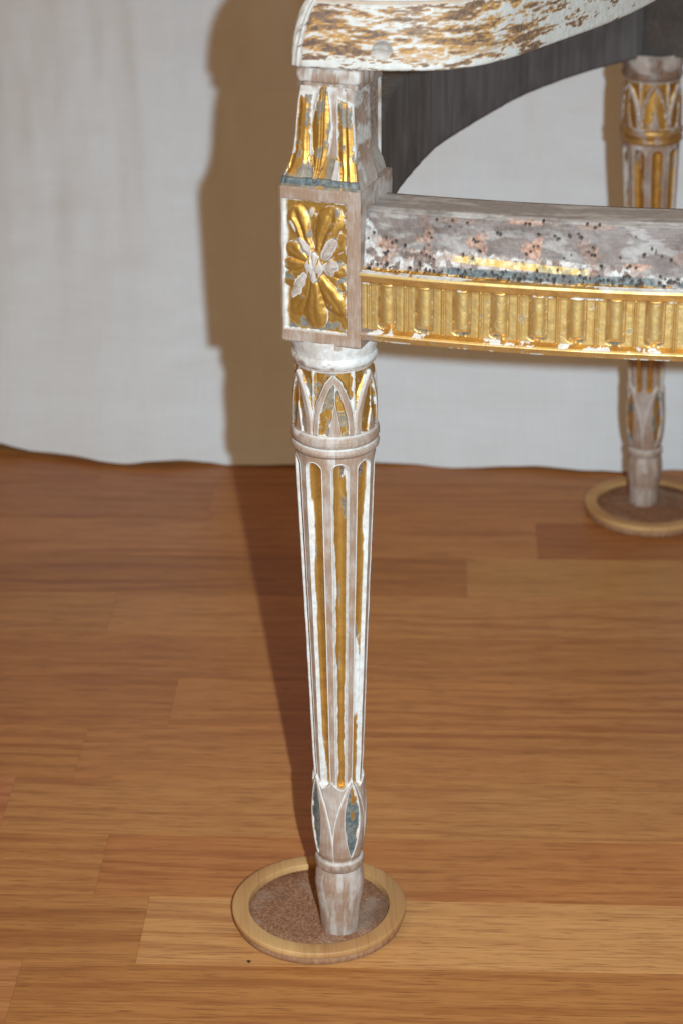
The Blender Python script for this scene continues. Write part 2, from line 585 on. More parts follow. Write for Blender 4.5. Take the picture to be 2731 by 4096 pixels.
    keep = ss(.10, .2, vn(kl * 3.3 + 1.7 + 0 * h, kl * 1.1 + 0 * h, seed + 10) + .35 * (big - .5) + gilt)
    sl = gl * keep
    for arr, val in ((gold, sl * ss(.70 - gilt, .76 - gilt, big) * .9), (white, np.clip(wl + wline + .25 * (1 - leaf), 0, 1)), (slate, sl * (1 - ss(.70 - gilt, .76 - gilt, big))), (brown, 0 * sl)):
        arr[:] = lerp(arr, val, cup)

    # --- capital
    NC = 6
    dc, kc = wrapd(-2, NC)
    tc = (h - .3172) / (.3515 - .3172)
    cap = (h > .3168) & (h < .3524)
    tcc = np.clip(tc, 0, 1)
    a_c = 29.2 * np.clip(1 - (tcc / .95) ** 2.1, 0, 1) ** .85
    dO = np.where(tc < .95, np.radians(a_c - np.abs(dc)) * r0, -.003)
    dO = dO - .0009 * (fbm(arc * 240, h * 150, seed + 21) - .5) - .0004 * (fbm(arc * 600, h * 400, seed + 22) - .5)
    rimw = .0030
    dI = dO - rimw * (1 - gilt * 2.5)
    dI = np.minimum(dI, (tc + .02) * .034 - .0006)
    wedge = np.radians(np.abs(dc - 2)) * r0 - .0033 * np.clip(1 - tcc / (.30 + .35 * vn(kc * 2.3, 0 * h, seed + 12)), 0, 1)
    nI = fbm(arc * 350, h * 260, seed + 13)
    gI, wI = chip(np.minimum(dI, wedge), nI, .0001, .0008, .0002)
    dD = -dO
    mid = np.abs(np.abs(dc) - 30)
    dDin = np.minimum(dD - .0006, np.radians(mid) * r0 - .0004)
    gD, wD = chip(dDin, nI, .0001, .0010, .0003)
    hasD = ss(.40, .5, vn(kc * 4.1 + (dc > 0) * 2.3, 0 * h, seed + 14) + .25 * (big - .5) + .10 + gilt * 2)
    dro = np.where(dO > -9, ss(-.0007, .0005, dO) * (.0008 * ss(0, .0006, dO) - .0013 * ss(-.0002, .0008, dI) + .0009 * ss(.0006, -.0004, wedge) * ss(-.0002, .0002, dI)) + (1 - ss(-.0007, .0005, dO)) * (-.0005 - .0009 * ss(0, .0016, dDin)), 0)
    fade = ss(.3168, .3176, h) * ss(.3524, .3514, h)
    dr = np.where(cap, dro * fade, dr)
    patch = ss(.54, .64, .6 * big + .4 * fine + .04 * (tc < .3) - gilt * .4)
    gc_ = np.where(dO > 0, gI, gD * hasD * (tcc < .97))
    wc_ = np.where(dO > 0, wI + .85 * np.exp(-(dO / .0003) ** 2), wD + .55 * gD * (1 - hasD) + .5 * ss(.80, .95, tc))
    gold[:] = np.where(cap, gc_ * (1 - .85 * patch), gold)
    slate[:] = np.where(cap, gc_ * .85 * patch, slate)
    brown[:] = np.where(cap, 0, brown)
    white[:] = np.where(cap, np.clip(wc_, 0, 1), white)

    # --- rings, neck, foot: thin white wash in the hollows
    ringz = (h >= .3044) & (h <= .3168)
    white[:] = np.where(ringz, np.clip(.9 * np.exp(-((h - .3095) / .0007) ** 2) + .75 * np.exp(-((h - .3163) / .0006) ** 2) + .6 * ss(.55, .7, big2), 0, 1), white)
    rg_ = ringz * ss(.35, .45, big2) * min(1, gilt * 4)
    gold[:] = np.where(ringz, rg_, gold)
    white[:] = white * (1 - rg_ * ringz)
    neck = h > .3524
    white[:] = np.where(neck, np.clip(.55 + .8 * ss(.35, .6, big2) - .9 * np.exp(-((h - .353) / .0008) ** 2) - ss(.60, .66, fbm(arc * 60 + 9, h * 90, seed + 15)), 0, 1), white)
    brown[:] = np.where(neck & (gilt > 0), .7 * ss(.3, .5, big2), brown)
    foot = h < .0488
    white[:] = np.where(foot, .42 * ss(.42, .70, fbm(arc * 200, h * 70, seed + 16)), white)
    coll = (h >= .0488) & (h < .0553)
    white[:] = np.where(coll, .7 * np.exp(-((h - .0549) / .0007) ** 2), white)
    brown[:] = np.where(coll, .45 * ss(.5, .7, big), brown)
    white = np.clip(white, 0, 1)
    dr = dr + .00018 * (fbm(arc * 300, h * 120, seed + 17) - .5) * 2

    r = r0 + dr
    lx = rake[0] * (h - .005) / .35
    ly = rake[1] * (h - .005) / .35
    V = np.stack([ax + lx + r * np.sin(phr), ay + ly - r * np.cos(phr), h + 0 * phr], -1)
    V -= np.array([OX, OZ, 0])
    LY = np.stack([gold, white, slate, brown], -1)
    hm = .5 * (hs[1:] + hs[:-1])[:, None] + 0 * ph
    mask = lambda A: np.broadcast_to(A, (len(hs), nphi))[:-1]
    lab = np.zeros((len(hs) - 1, nphi), int)
    names = {0: part}
    lab[mask(d > 0)] = (100 + kf + 0 * h)[:-1][mask(d > 0)].astype(int)
    for q in range(NFL): names[100 + q] = 'flute'
    cm = mask(cup > .5)
    lab[cm] = (200 + kl + 0 * h)[:-1][cm].astype(int)
    for q in range(NL): names[200 + q] = 'cup_leaf'
    cm = mask(cap & (ph == ph))
    lab[cm] = (300 + kc + 0 * h)[:-1][cm].astype(int)
    for q in range(NC): names[300 + q] = 'capital_leaf'
    lab[hm < .0488] = 400
    names[400] = 'foot'
    lab[(hm >= .0488) & (hm < .0553)] = 401
    names[401] = 'collar'
    lab[(hm >= .3044) & (hm < .3095)] = 402
    names[402] = 'ring'
    lab[(hm >= .3095) & (hm < .3168)] = 403
    names[403] = 'ring'
    lab[hm >= .3524] = 404
    names[404] = 'neck'
    made = grid_parts(V, LY, M_RELIC, lambda l, md: chair if l == 0 else md[0], names, lab, True)
    # closing disc under the foot
    b = V[0]
    c = b.mean(0)
    n = len(b)
    mesh_obj('foot_sole', np.vstack([b, c]), [(i, (i + 1) % n, n) for i in range(n)], M_RELIC, made[0], np.zeros((n + 1, 4)))
    return made


carved_leg('front_leg', OX, OZ, 100, 560, 1.0, .3675)
carved_leg('back_leg', .2424, 1.680, 300, 240, .5, .372, (-.0098, -.0005), 1.03, .2)

# --- corner block over the front leg: local frame u (right, nearer), w (back)
YAW = R(20.5)
U = np.array([math.cos(YAW), -math.sin(YAW)])
W = np.array([math.sin(YAW), math.cos(YAW)])
BC = np.array([-.0098, 1.0759])      # middle of the block's front face
BB, BT = .3662, .4464


def P3(u, wv, h):
    """block frame to chair space"""
    u, wv, h = np.broadcast_arrays(u, wv, h)
    return np.stack([BC[0] + u * U[0] + wv * W[0] - OX, BC[1] + u * U[1] + wv * W[1] - OZ, h], -1)


def pix(Xz, Yz):
    """carving drawing units -> u, h"""
    u = (Xz - 575) / 990 * .042
    return u, BT - ((Yz - (Xz - 575) * .106) / 3.136 - 58) / 623 * (BT - BB)


def largest_pieces(lab):
    """keep only the biggest connected patch of every label"""
    lab = lab.copy()
    n, m = lab.shape
    seen = np.zeros(lab.shape, bool)
    comps = {}
    for i in range(n):
        for j in range(m):
            if seen[i, j] or lab[i, j] == 0:
                continue
            l = lab[i, j]
            st, c = [(i, j)], []
            seen[i, j] = True
            while st:
                a, b = st.pop()
                c.append((a, b))
                for p, q in ((a + 1, b), (a - 1, b), (a, b + 1), (a, b - 1)):
                    if 0 <= p < n and 0 <= q < m and not seen[p, q] and lab[p, q] == l:
                        seen[p, q] = True
                        st.append((p, q))
            comps.setdefault(l, []).append(c)
    for l, cs in comps.items():
        for c in sorted(cs, key=len)[:-1]:
            for a, b in c:
                lab[a, b] = 0
    return lab


def rosette(u, h, seed):
    """relief and layers of the square rosette panel"""
    pl, pr, pb, pt = -.0191, .0140, .3728, .4402
    din = np.minimum(np.minimum(u - pl, pr - u), np.minimum(h - pb, pt - h))
    rag = fbm(u * 600, h * 600, seed + 1)
    rag2 = fbm(u * 220, h * 220, seed + 2)
    sunk = ss(-.0003, .0005, din)
    z = -.0019 * sunk
    gold = sunk * 0
    white = sunk * 0
    slate = sunk * 0
    lab = np.zeros(u.shape, int)
    C = pix(515, 1140)
    u = u + .0020 * (fbm(u * 130, h * 130, seed + 7, 3) - .5)
    h = h + .0024 * (fbm(u * 130 + 9, h * 130, seed + 8, 3) - .5)
    pet = [(255, 370, 125, .0026), (490, 470, 85, .0010), (770, 390, 150, .0027), (890, 760, 105, .0016), (905, 1215, 95, .0024), (895, 1450, 70, .0014), (850, 1760, 125, .0028), (515, 1930, 140, .0030),
           (260, 1740, 125, .0026), (130, 1345, 95, .0022), (128, 1105, 95, .0024), (160, 845, 88, .0020)]
    best = np.full(u.shape, -1.)
    dist = np.full(u.shape, -.01)
    for i, (tx, ty, wd, hh) in enumerate(pet):
        T_ = pix(tx, ty)
        ax_ = np.array([T_[0] - C[0], T_[1] - C[1]])
        L = np.hypot(*ax_)
        ax_ /= L
        du, dh = u - C[0], h - C[1]
        s = (du * ax_[0] + dh * ax_[1]) / L
        tt = -du * ax_[1] + dh * ax_[0]
        wd_ = wd * 4.2e-5
        prof = wd_ * (.30 + .85 * np.clip(s / .72, 0, 1) ** 1.1) * np.sqrt(np.clip(1 - (np.clip(s - .72, 0, 1) / .28) ** 2, 0, 1))
        prof = np.where((s > .05) & (s < 1), prof, 1e-6)
        dd = prof - np.abs(tt)
        q = np.clip(1 - (tt / np.maximum(prof, 1e-6)) ** 2, 0, 1)
        top = hh * (.30 + .70 * np.sin(np.pi * np.clip(s, 0, 1) ** .8) ** .7) * q ** .6 - (.0011 if i in (0, 2) else .0003) * np.exp(-(tt / .0013) ** 2) * ss(.15, .4, s) * (1 - ss(.8, 1, s))
        top = np.where(dd > 0, top, -1)
        up = top > best
        best = np.where(up, top, best)
        dist = np.where(up, dd, dist)
        lab = np.where(up & (top > 0), i + 1, lab)
    on = best > 0
    z = np.where(on, z + best, z)
    # everything sunk starts gilded, scuffed back to slate in the corners and white along the edges
    edge_l = ss(.0030, .0012, (u - pl) + .0016 * (rag2 - .5) - .0012 * (on & (u < -.01)))
    edge = ss(.0011, .0004, din + .0014 * (rag - .5))
    gold = ss(.0000, .0004, din) * (1 - np.clip(edge + edge_l * (lab == 0), 0, 1))
    white = ss(-.0003, .0001, din) * (1 - gold)
    cornerslate = .9 * ss(.62, .70, rag2 + .22 * ss(.3815, .375, h) + .20 * ss(.006, .013, u) * ss(.4125, .4095, h) * ss(.398, .402, h) - .04)
    slate = gold * cornerslate
    gold = gold * (1 - cornerslate)
    # white scars between the petals
    scar = ss(.00045, .00018, np.abs(dist - .0002)) * ss(.40, .46, rag2 + .12 * (rag - .5)) * on
    white = np.maximum(white, scar)
    gold = gold * (1 - scar)

    def ridge(x0, y0, x1, y1, wd, hh, wood=True):
        nonlocal z, gold, white, slate
        a, b = pix(x0, y0), pix(x1, y1)
        L = math.hypot(b[0] - a[0], b[1] - a[1])
        e = ((b[0] - a[0]) / L, (b[1] - a[1]) / L)
        s = ((u - a[0]) * e[0] + (h - a[1]) * e[1])
        t_ = -(u - a[0]) * e[1] + (h - a[1]) * e[0]
        wd *= 4.2e-5
        sc = np.clip(s, 0, L)
        wl_ = wd * (.62 + .38 * np.sin(np.pi * np.clip(s / L, 0, 1)))
        dd = wl_ * (1 + .9 * (rag2 - .5) + .5 * (rag - .5)) - np.hypot((s - sc) * 1.6, t_)
        m = ss(-.0002, .0002, dd)
        z = np.where(dd > -.0002, np.maximum(z, lerp(z, -.0019 + hh * np.clip(dd / wd, 0, 1) ** .5, m)), z)
        wl = ss(.0007, .0003, dd) * m
        gold = gold * (1 - m)
        slate = slate * (1 - m)
        white = np.where(m > 0, lerp(white, np.maximum(wl, .35), m), white)

    ridge(455, 985, 330, 790, 66, .0031)
    ridge(625, 1030, 745, 815, 62, .0029)
    ridge(400, 1235, 235, 1500, 62, .0029)
    ridge(650, 1160, 765, 1165, 92, .0030)
    ridge(480, 430, 470, 520, 38, .0024)
    ridge(225, 560, 260, 700, 26, .0022)
    # boss: a pointed bud with four facets
    bu, bh = (u - C[0]) / (108 * 4.2e-5), (h - C[1]) / (195 * 4.1e-5)
    rr = np.abs(bu) ** 1.25 + np.abs(bh) ** 1.25
    m = ss(1.05, .95, rr)
    fac = np.abs(np.abs(bu) - np.abs(bh) * .55)
    z = lerp(z, .0008 + .0018 * np.clip(1 - rr, 0, 1) ** .5 - .0008 * np.exp(-(fac / .12) ** 2), m)
    gb = m * ss(.28, .14, np.hypot((np.abs(bu) - .42) / .6, (np.abs(bh) - .42))) * ss(.45, .55, rag2 + .1)
    gold = lerp(gold, gb, m)
    slate = slate * (1 - m)
    white = lerp(white, np.clip(.45 + ss(.75, 1, rr), 0, 1) * (1 - gb), m)
    lab = np.where(m > .5, 50, lab)
    lab = largest_pieces(lab)
    z = z + .00025 * (fbm(u * 500, h * 260, seed + 4) - .5)
    return z, np.clip(np.stack([gold, white, slate, 0 * gold], -1), 0, 1), lab


bd = .048
nu, nh_ = 170, 320
u = np.linspace(-.021, .021, nu)[None, :] + np.zeros((nh_, 1))
h = np.linspace(BB, BT, nh_)[:, None] + np.zeros((1, nu))
z, ly, lab = rosette(u, h, 40)
# bruised front corner edges
rnd_e = .0011 * ss(.0012, 0, np.minimum(u + .021, .021 - u)) + .0007 * ss(.0010, 0, np.minimum(h - BB, BT - h))
V = P3(u, -z + rnd_e, h)
flab = lab[:-1, :-1]
names = {0: 'corner_block'}
for i in range(1, 13): names[i] = 'petal'
names[50] = 'rosette_bud'
blk = grid_parts(V, ly, M_RELIC, lambda l, md: chair if l == 0 else md[0], names, flab)
block = blk[0]
# left face carries the same carving, seen edge-on; right, back, top and bottom are plain
nw = 120
wv = np.linspace(0, bd, nw)[None, :] + np.zeros((nh_, 1))
h2 = np.linspace(BB, BT, nh_)[:, None] + np.zeros((1, nw))
z2, ly2, lab2 = rosette((wv - .022) * -.9, h2, 60)
z2 = z2 + .0018 * (lab2 > 0)
V = P3(-.021 - z2 * ss(0, .004, wv) * ss(0, .004, bd - wv) + .0, np.maximum(wv, .0011), h2)
mesh_obj('carved_side', V, grid_faces(nh_, nw).reshape(-1, 4), M_RELIC, block, ly2)


def plate(name, cs, mat, parent, ly=(0, 0, 0, 0)):
    return mesh_obj(name, cs, [(0, 1, 2, 3)], mat, parent, [ly] * 4, False)


def face_grid(name, f, na, nb, mat, parent, lyf):
    a = np.linspace(0, 1, na)[:, None] + np.zeros((1, nb))
    b = np.linspace(0, 1, nb)[None, :] + np.zeros((na, 1))
    return mesh_obj(name, f(a, b), grid_faces(na, nb).reshape(-1, 4), mat, parent, lyf(a, b))


def side_layers(seed, wmul=.6):
    def f(a, b):
        n = fbm(a * 9 + 3, b * 6, seed)
        n2 = fbm(a * 40, b * 30, seed + 3)
        wt = wmul * ss(.46, .62, n + .12 * (n2 - .5))
        br = .35 * ss(.58, .68, fbm(a * 7, b * 5 + 3, seed + 5))
        return np.stack([0 * a, wt, .25 * ss(.55, .7, n2), br], -1)
    return f


face_grid('side_face', lambda a, b: P3(.021 - .0005 * (fbm(a * 20, b * 14, 70) - .5), lerp(.0011, bd, b), lerp(BB, BT, a)), 60, 40, M_RELIC, block, side_layers(71, .5))
plate('underside', P3(np.array([-.021, .021, .021, -.021]), np.array([.001, .001, bd, bd]), np.full(4, BB + .0002)), M_RELIC, block)
plate('top_face', P3(np.array([-.021, .021, .021, -.021]), np.array([.001, .001, bd, bd]), np.full(4, BT - .0002)), M_RELIC, block)

# --- arm post above the block
PT = .4950
hv = np.linspace(0, 1, 260)[:, None]


def post_dims(v):
    """v 0..1 from block top to the cap: left u, right u, front w"""
    hh = lerp(BT, PT, v)
    xl = np.interp(hh, [.4464, .4500, .4532, .4569, .4641, .4717, .4778, .4880, .495], [-.0206, -.0204, -.0188, -.0171, -.0151, -.0142, -.0139, -.0130, -.0118])
    xr = np.interp(hh, [.4464, .4490, .4530, .4603, .4731, .4903, .495], [.0208, .0202, .0192, .0180, .0168, .0156, .0150])
    wf = np.interp(hh, [.4464, .4495, .4550, .4641, .4720, .4850, .495], [.0006, .0012, .0030, .0048, .0056, .0066, .0078])
    return xl, xr, wf, hh


f_ = np.linspace(0, 1, 150)[None, :]
xl, xr, wf, hh = post_dims(hv)
uu = lerp(xl, xr, f_)
H2 = hh + 0 * f_
n1 = fbm(uu * 500, H2 * 300, 81)
n2 = fbm(uu * 160, H2 * 110, 82)
v_ = hv + 0 * f_
ff = f_ + 0 * hv
wob = .025 * (fbm(H2 * 180, uu * 60, 83) - .5)
# three leaves: left leaf flares out below, a spear in the middle, right leaf
dL = np.minimum(ff - .03 - .01 * v_, (.29 + .05 * ss(.5, .1, v_)) - ff + wob) * np.where(v_ > .12, 1, 1)
dL = np.minimum(dL, (.93 - v_) * .9)
spw = .175 * np.interp(v_, [.06, .2, .4, .6, .85, 1], [0.02, .35, .82, 1, .72, .5])
dM = spw - np.abs(ff - (.46 + .03 * (v_ - .5))) + wob
dM = np.minimum(dM, (v_ - .06) * .8)
dR = np.minimum(ff - (.715 + .05 * ss(.4, .15, v_)) + wob, .985 - ff)
dR = np.minimum(dR, (.90 - v_ - .25 * (ff - .75)) * .9)
foot_ = ss(.31, .27, v_ + .35 * np.abs(ff - .47) * (ff < .62) - .12 * ss(.62, .9, ff))
wid = (xr - xl)
dmax = np.maximum(np.maximum(dL, dM), dR) * wid
gold = ss(.0002, .0006, dmax - .0008 * ss(.5, .75, n1))
line = ss(-.0006, -.0002, dmax) * (1 - gold)
apron = ss(.34, .30, v_ + .02 * (n1 - .5)) * (1 - gold)
tri = ((ff > .66) & (ff < .86) & (v_ < .30) & (v_ > .07)) * ss(.0, .03, np.minimum(.84 - ff - .32 * v_, ff - .62 - .2 * v_))
slate_f = .85 * ss(.53, .63, n2 + .16 * ss(.45, .1, v_) + .05 * (n1 - .5) - .02 * (np.abs(ff - .46) < .14) * (v_ > .35))
band = ss(.105, .085, v_) * ss(.02, .035, v_)
gold_all = np.clip(gold + apron * .9 * (1 - tri), 0, 1)
slate = np.clip(gold_all * slate_f + band, 0, 1)
gold_all = gold_all * (1 - slate_f) * (1 - band)
white = np.clip(line * .95 + .75 * (1 - gold_all - slate) * ss(.78, .97, v_) * ss(.35, .6, n2) + .5 * tri, 0, 1)
white = np.where(v_ < .03, .2, white)
rel = .0014 * ss(0, .003, dL * wid) + .0020 * np.clip(dM / np.maximum(spw, .01), 0, 1) ** .5 * (dM > 0) - .0013 * np.exp(-((ff - .475 - .03 * (v_ - .5)) / .022) ** 2) * (dM > .02) + .0013 * ss(0, .003, dR * wid) - .0006 * np.exp(-((ff - .86) / .03) ** 2)
rel = rel + .0006 * line + .0008 * tri - .0012 * band
rel *= ss(0, .05, v_) * ss(1, .97, v_)
corner = .0009 * ss(.03, 0, np.minimum(ff, 1 - ff))
V = P3(uu, wf - rel + corner, H2)
LY = np.clip(np.stack([gold_all, white, slate, 0 * white], -1), 0, 1)
lab = np.where(dL > 0, 1, np.where(dM > 0, 2, np.where(dR > 0, 3, 0)))
lab = np.where(v_ < .03, 0, lab)[:-1, :-1]
pst = grid_parts(V, LY, M_RELIC, lambda l, md: chair if l == 0 else md[0], {0: 'arm_post', 1: 'post_leaf', 2: 'post_leaf', 3: 'post_leaf'}, lab)
post = pst[0]
WS = .030


def post_side(a, b):
    xl, xr, wf, hh = post_dims(a)
    wv = lerp(wf + .0009, bd - .001, b)
    step = .0016 * ss(WS, WS + .0012, wv) - .0012 * ss(.0, .08, b) * 0
    # the back half runs straight up
    xr2 = lerp(xr, .0155 + .004 * ss(.25, 0, a), ss(WS - .004, WS + .004, wv))
    return P3(xr2 - step + .0004 * (fbm(a * 30, b * 16, 91) - .5), wv, hh)


def post_side_ly(a, b):
    n = fbm(a * 8, b * 5, 92)
    n2 = fbm(a * 40, b * 20, 93)
    back = ss(.54, .60, b)
    wt = ss(.44, .60, n + .15 * (n2 - .5) + .15 * ss(.7, 1, a)) * (.85 - .75 * back)
    wt = np.maximum(wt, .8 * np.exp(-((b - .555) / .018) ** 2))
    wt = np.maximum(wt, .35 * ss(.35, .1, a))
    br = back * ss(.30, .45, a) * (.55 * ss(.35, .6, n2)) + .7 * ss(.60, .64, n2) * ss(.78, .9, a) * (1 - back)
    return np.clip(np.stack([0 * a, wt, .25 * back, br], -1), 0, 1)


face_grid('post_side', post_side, 180, 70, M_RELIC, post, post_side_ly)


def post_left(a, b):
    xl, xr, wf, hh = post_dims(a)
    return P3(xl - .0015 * ss(.05, .3, b) * ss(0, .1, a) * ss(1, .9, a) * (.6 + fbm(a * 6, b * 4, 96)), lerp(wf + .0009, bd - .001, b), hh)


face_grid('post_side', post_left, 80, 40, M_RELIC, post, side_layers(95))
face_grid('post_back', lambda a, b: P3(lerp(post_dims(a)[0], .0155, b), bd - .001, post_dims(a)[3]), 12, 4, M_RELIC, post, side_layers(97))

# --- cap of the post: rounded band with a small fillet under it
CB, CT = .4935, .5046


def ring_loft(name, prof, mat, parent, lyf, rad=.0035, nper=160):
    """prof: list of (left u, right u, front w, back w, h): rounded rectangles stacked"""
    rows = []
    for (ul, ur, w0, w1, hz) in prof:
        cx, cy = (ul + ur) / 2, (w0 + w1) / 2
        hx, hy = (ur - ul) / 2, (w1 - w0) / 2
        r_ = min(rad, hx * .9, hy * .9)
        pts = []
        for sx, sy, a0 in ((1, -1, -90), (1, 1, 0), (-1, 1, 90), (-1, -1, 180)):
            for q in np.radians(a0 + np.linspace(0, 90, 7)):
                pts.append((cx + sx * (hx - r_) + r_ * math.cos(q), cy + sy * (hy - r_) + r_ * math.sin(q)))
        pts = np.array(pts + pts[:1])
        L = np.r_[0, np.cumsum(np.hypot(*np.diff(pts, axis=0).T))]
        s = np.linspace(0, L[-1], nper, endpoint=False)
        rows.append(P3(np.interp(s, L, pts[:, 0]), np.interp(s, L, pts[:, 1]), np.full(nper, hz)))
    V = np.array(rows)
    a = np.linspace(0, 1, len(prof))[:, None] + np.zeros((1, nper))
    b = np.linspace(0, 1, nper)[None, :] + np.zeros((len(prof), 1))
    return mesh_obj(name, V, grid_faces(len(prof), nper, True).reshape(-1, 4), mat, parent, lyf(a, b))


def cap_ly(a, b):
    n = fbm(b * 26, a * 2, 101)
    return np.stack([0 * a, .75 * ss(.48, .6, n + .2 * (fbm(b * 90, a * 9, 102) - .5)), 0 * a, .5 * ss(.9, 1, a)], -1)


cl, cr, cf = -.0142, .0197, .0062
cap_prof = [(cl + .0038, cr - .004, cf + .0030, .034, .4930), (cl + .0024, cr - .0030, cf + .0018, .034, .4936), (cl + .0022, cr - .0028, cf + .0016, .034, .4958), (cl + .0026, cr - .003, cf + .0018, .034, .4966),
            (cl + .0006, cr - .001, cf + .0004, .0345, .4972), (cl, cr, cf, .0345, .4982), (cl - .0002, cr + .0002, cf - .0002, .0345, .5010), (cl, cr, cf, .0345, .5034), (cl + .0008, cr - .0006, cf + .0008, .0345, .5041), (cl + .003, cr - .003, cf + .003, .033, .5043)]
ring_loft('post_cap', cap_prof, M_RELIC, post, cap_ly)
ring_loft('post_tenon', [(-.0128, .0166, .025, .0476, q) for q in (.4930, .4960, .4990, .5020, .5044)], M_RELIC, post, lambda a, b: np.stack([0 * a, .3 + 0 * a, .3 + 0 * a, .3 + 0 * a], -1), .002)

# --- front rail, bowed towards the viewer
RX, RR, RZ = .258, .79, 1.0291
S0 = math.asin((RX - .0088) / RR)


def rail_pt(s, o, h):
    a = S0 - s / RR
    return np.stack([RX - (RR + o) * np.sin(a) - OX, RZ + RR - (RR + o) * np.cos(a) - OZ, h + 0 * s + 0 * o], -1)


PROF = [  # outward offset from the lip's face, height, samples to next
    (-.040, .3705, 3), (-.004, .3705, 4), (-.0016, .3708, 4), (-.0012, .3716, 9), (.0001, .3742, 3), (-.0008, .3752, 5), (-.0024, .3762, 4), (-.0032, .3768, 46), (-.0032, .3990, 5), (-.0030, .4003, 4),
    (-.0024, .4008, 4), (-.0014, .4024, 5), (.0001, .4046, 5), (-.0002, .4060, 4), (-.0026, .4067, 5), (-.0036, .4072, 4), (-.0044, .4084, 26), (-.0080, .4200, 24), (-.0095, .4325, 7), (-.0108, .4350, 8), (-.0140, .4362, 16), (-.040, .4355, 4), (-.040, .3705, 1)]
po, phh, seg = [], [], []
for i in range(len(PROF) - 1):
    n = PROF[i][2]
    for q in range(n):
        po.append(lerp(PROF[i][0], PROF[i + 1][0], q / n))
        phh.append(lerp(PROF[i][1], PROF[i + 1][1], q / n))
        seg.append(i)
po.append(PROF[-1][0]); phh.append(PROF[-1][1]); seg.append(len(PROF) - 2)
po, phh, seg = np.array(po)[None, :], np.array(phh)[None, :], np.array(seg)[None, :]
SEND = 2 * S0 * RR
s = np.concatenate([np.linspace(0, .185, 740, endpoint=False), np.linspace(.185, SEND, 260)])[:, None]
PITCHR = .01885
sc = (s - .0138) / PITCHR
kr = np.round(sc)
x = (sc - kr) * PITCHR
hwr = .0043 + .0003 * (vn(phh * 300, kr * 3.1, 120) - .5)
hf = phh + 0 * s
fr = (hf > .3766) & (hf < .4003) & (seg >= 7) & (seg <= 9) & (0 * s == 0)
# reeds: half-round bars in shallow hollows with a rounded lower end
be = np.clip((hf - .3772) / .0022, 0, 1)
hwe = hwr * np.sqrt(np.clip(1 - (1 - be) ** 2, 0, 1))
inreed = (np.abs(x) < hwe) & fr
q = np.clip(np.abs(x) / np.maximum(hwe, 1e-5), 0, 1)
reed = -.0034 + .0035 * np.sqrt(np.clip(1 - (q * .97) ** 2, 0, 1)) * (.35 + .65 * ss(0, .0035, hf - .3770)) + .0007
dx = np.abs(x) - PITCHR / 2
bead = .0007 * np.exp(-((dx + 0) / .0005) ** 2) - .0005 * np.exp(-((np.abs(dx) - .0011) / .0003) ** 2)
off = np.where(inreed, reed, np.where(fr, bead - .0006 * ss(.0007, 0, np.abs(x) - hwe), 0.))
off = off + .00025 * (fbm(s * 400, hf * 300, 121) - .5) * fr
nS = fbm(s * 260, hf * 260, 122)
nF = fbm(s * 900, hf * 900, 123)
nL = fbm(s * 70, hf * 220, 124)
nL2 = fbm(s * 45 + 4, hf * 60, 125)
one = 1. + 0 * hf
gold = one * ((hf > .3706) & (hf < .4069) & (seg >= 2) & (seg <= 14))
slate = gold * .75 * ss(.66, .76, .6 * nS + .4 * nF + .02 * (1 - inreed) * fr)
slate = np.maximum(slate, gold * inreed * ss(.3800, .3782, hf) * ss(.35, .55, nS))
white = 0 * one
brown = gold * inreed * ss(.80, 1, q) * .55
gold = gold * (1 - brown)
# chips along the lower fillet, the lip's under-edge and the ledge above the moulding
c1 = ss(.61, .66, fbm(s * 130, hf * 240, 126) + .25 * nF - .12) * ss(.3742, .3750, hf) * ss(.3772, .3764, hf)
c2 = ss(.55, .6, fbm(s * 150, hf * 150, 127)) * ss(.3722, .3710, hf)
endw = ss(.012, .007, s + .004 * (nS - .5)) * (hf < .3766)
c3 = ss(.45, .52, fbm(s * 28, hf * 200, 128) + .2 * (nF - .5)) * ss(.4057, .4061, hf)
c4 = ss(.62, .66, fbm(s * 110 + 3, hf * 150, 129)) * ss(.3995, .4000, hf) * ss(.4012, .4008, hf)
ch = np.clip(c1 + c2 + c3 + c4, 0, 1) * (gold > 0)
white = np.maximum(white, ch)
gold = gold * (1 - ch) * (1 - endw)
slate = slate * (1 - ch)
gold = gold * (1 - slate)
# tacking strip: gesso, ochre and slate remnants, filler patches and nail holes
ts = (hf >= .4069) & (seg >= 14) & (seg <= 19)
strip_top = .4175 - .030 * np.clip(s - .04, 0, .14) + .0030 * (fbm(s * 40, 0 * hf, 131) - .5) * 2 + .016 * ss(.016, 0, s)
gs = ts * ss(.0008, -.0008, hf - strip_top + .003 * (nF - .5))
white = np.maximum(white, gs * (.25 + .55 * ss(.35, .6, nS)))
brn = gs * ss(.55, .62, fbm(s * 320, hf * 320, 132))
white = white * (1 - .8 * brn)
brown = np.maximum(brown, .45 * brn)
och = ts * ss(.0003, -.0003, np.abs(hf - (.4150 - .045 * (s - .055))) - .0018 * ss(.30, .55, nL2 + .2 * (nS - .5))) * ss(.040, .050, s) * ss(.122, .108, s)
gold_o = och
slt = ts * ss(.47, .53, nL2 + .25 * (nS - .5) + .05) * ss(.4118, .4108, hf) * ss(.4072, .4078, hf) * ss(.03, .05, s)
gline = ts * ss(.4084, .4076, hf) * ss(.42, .48, nL)
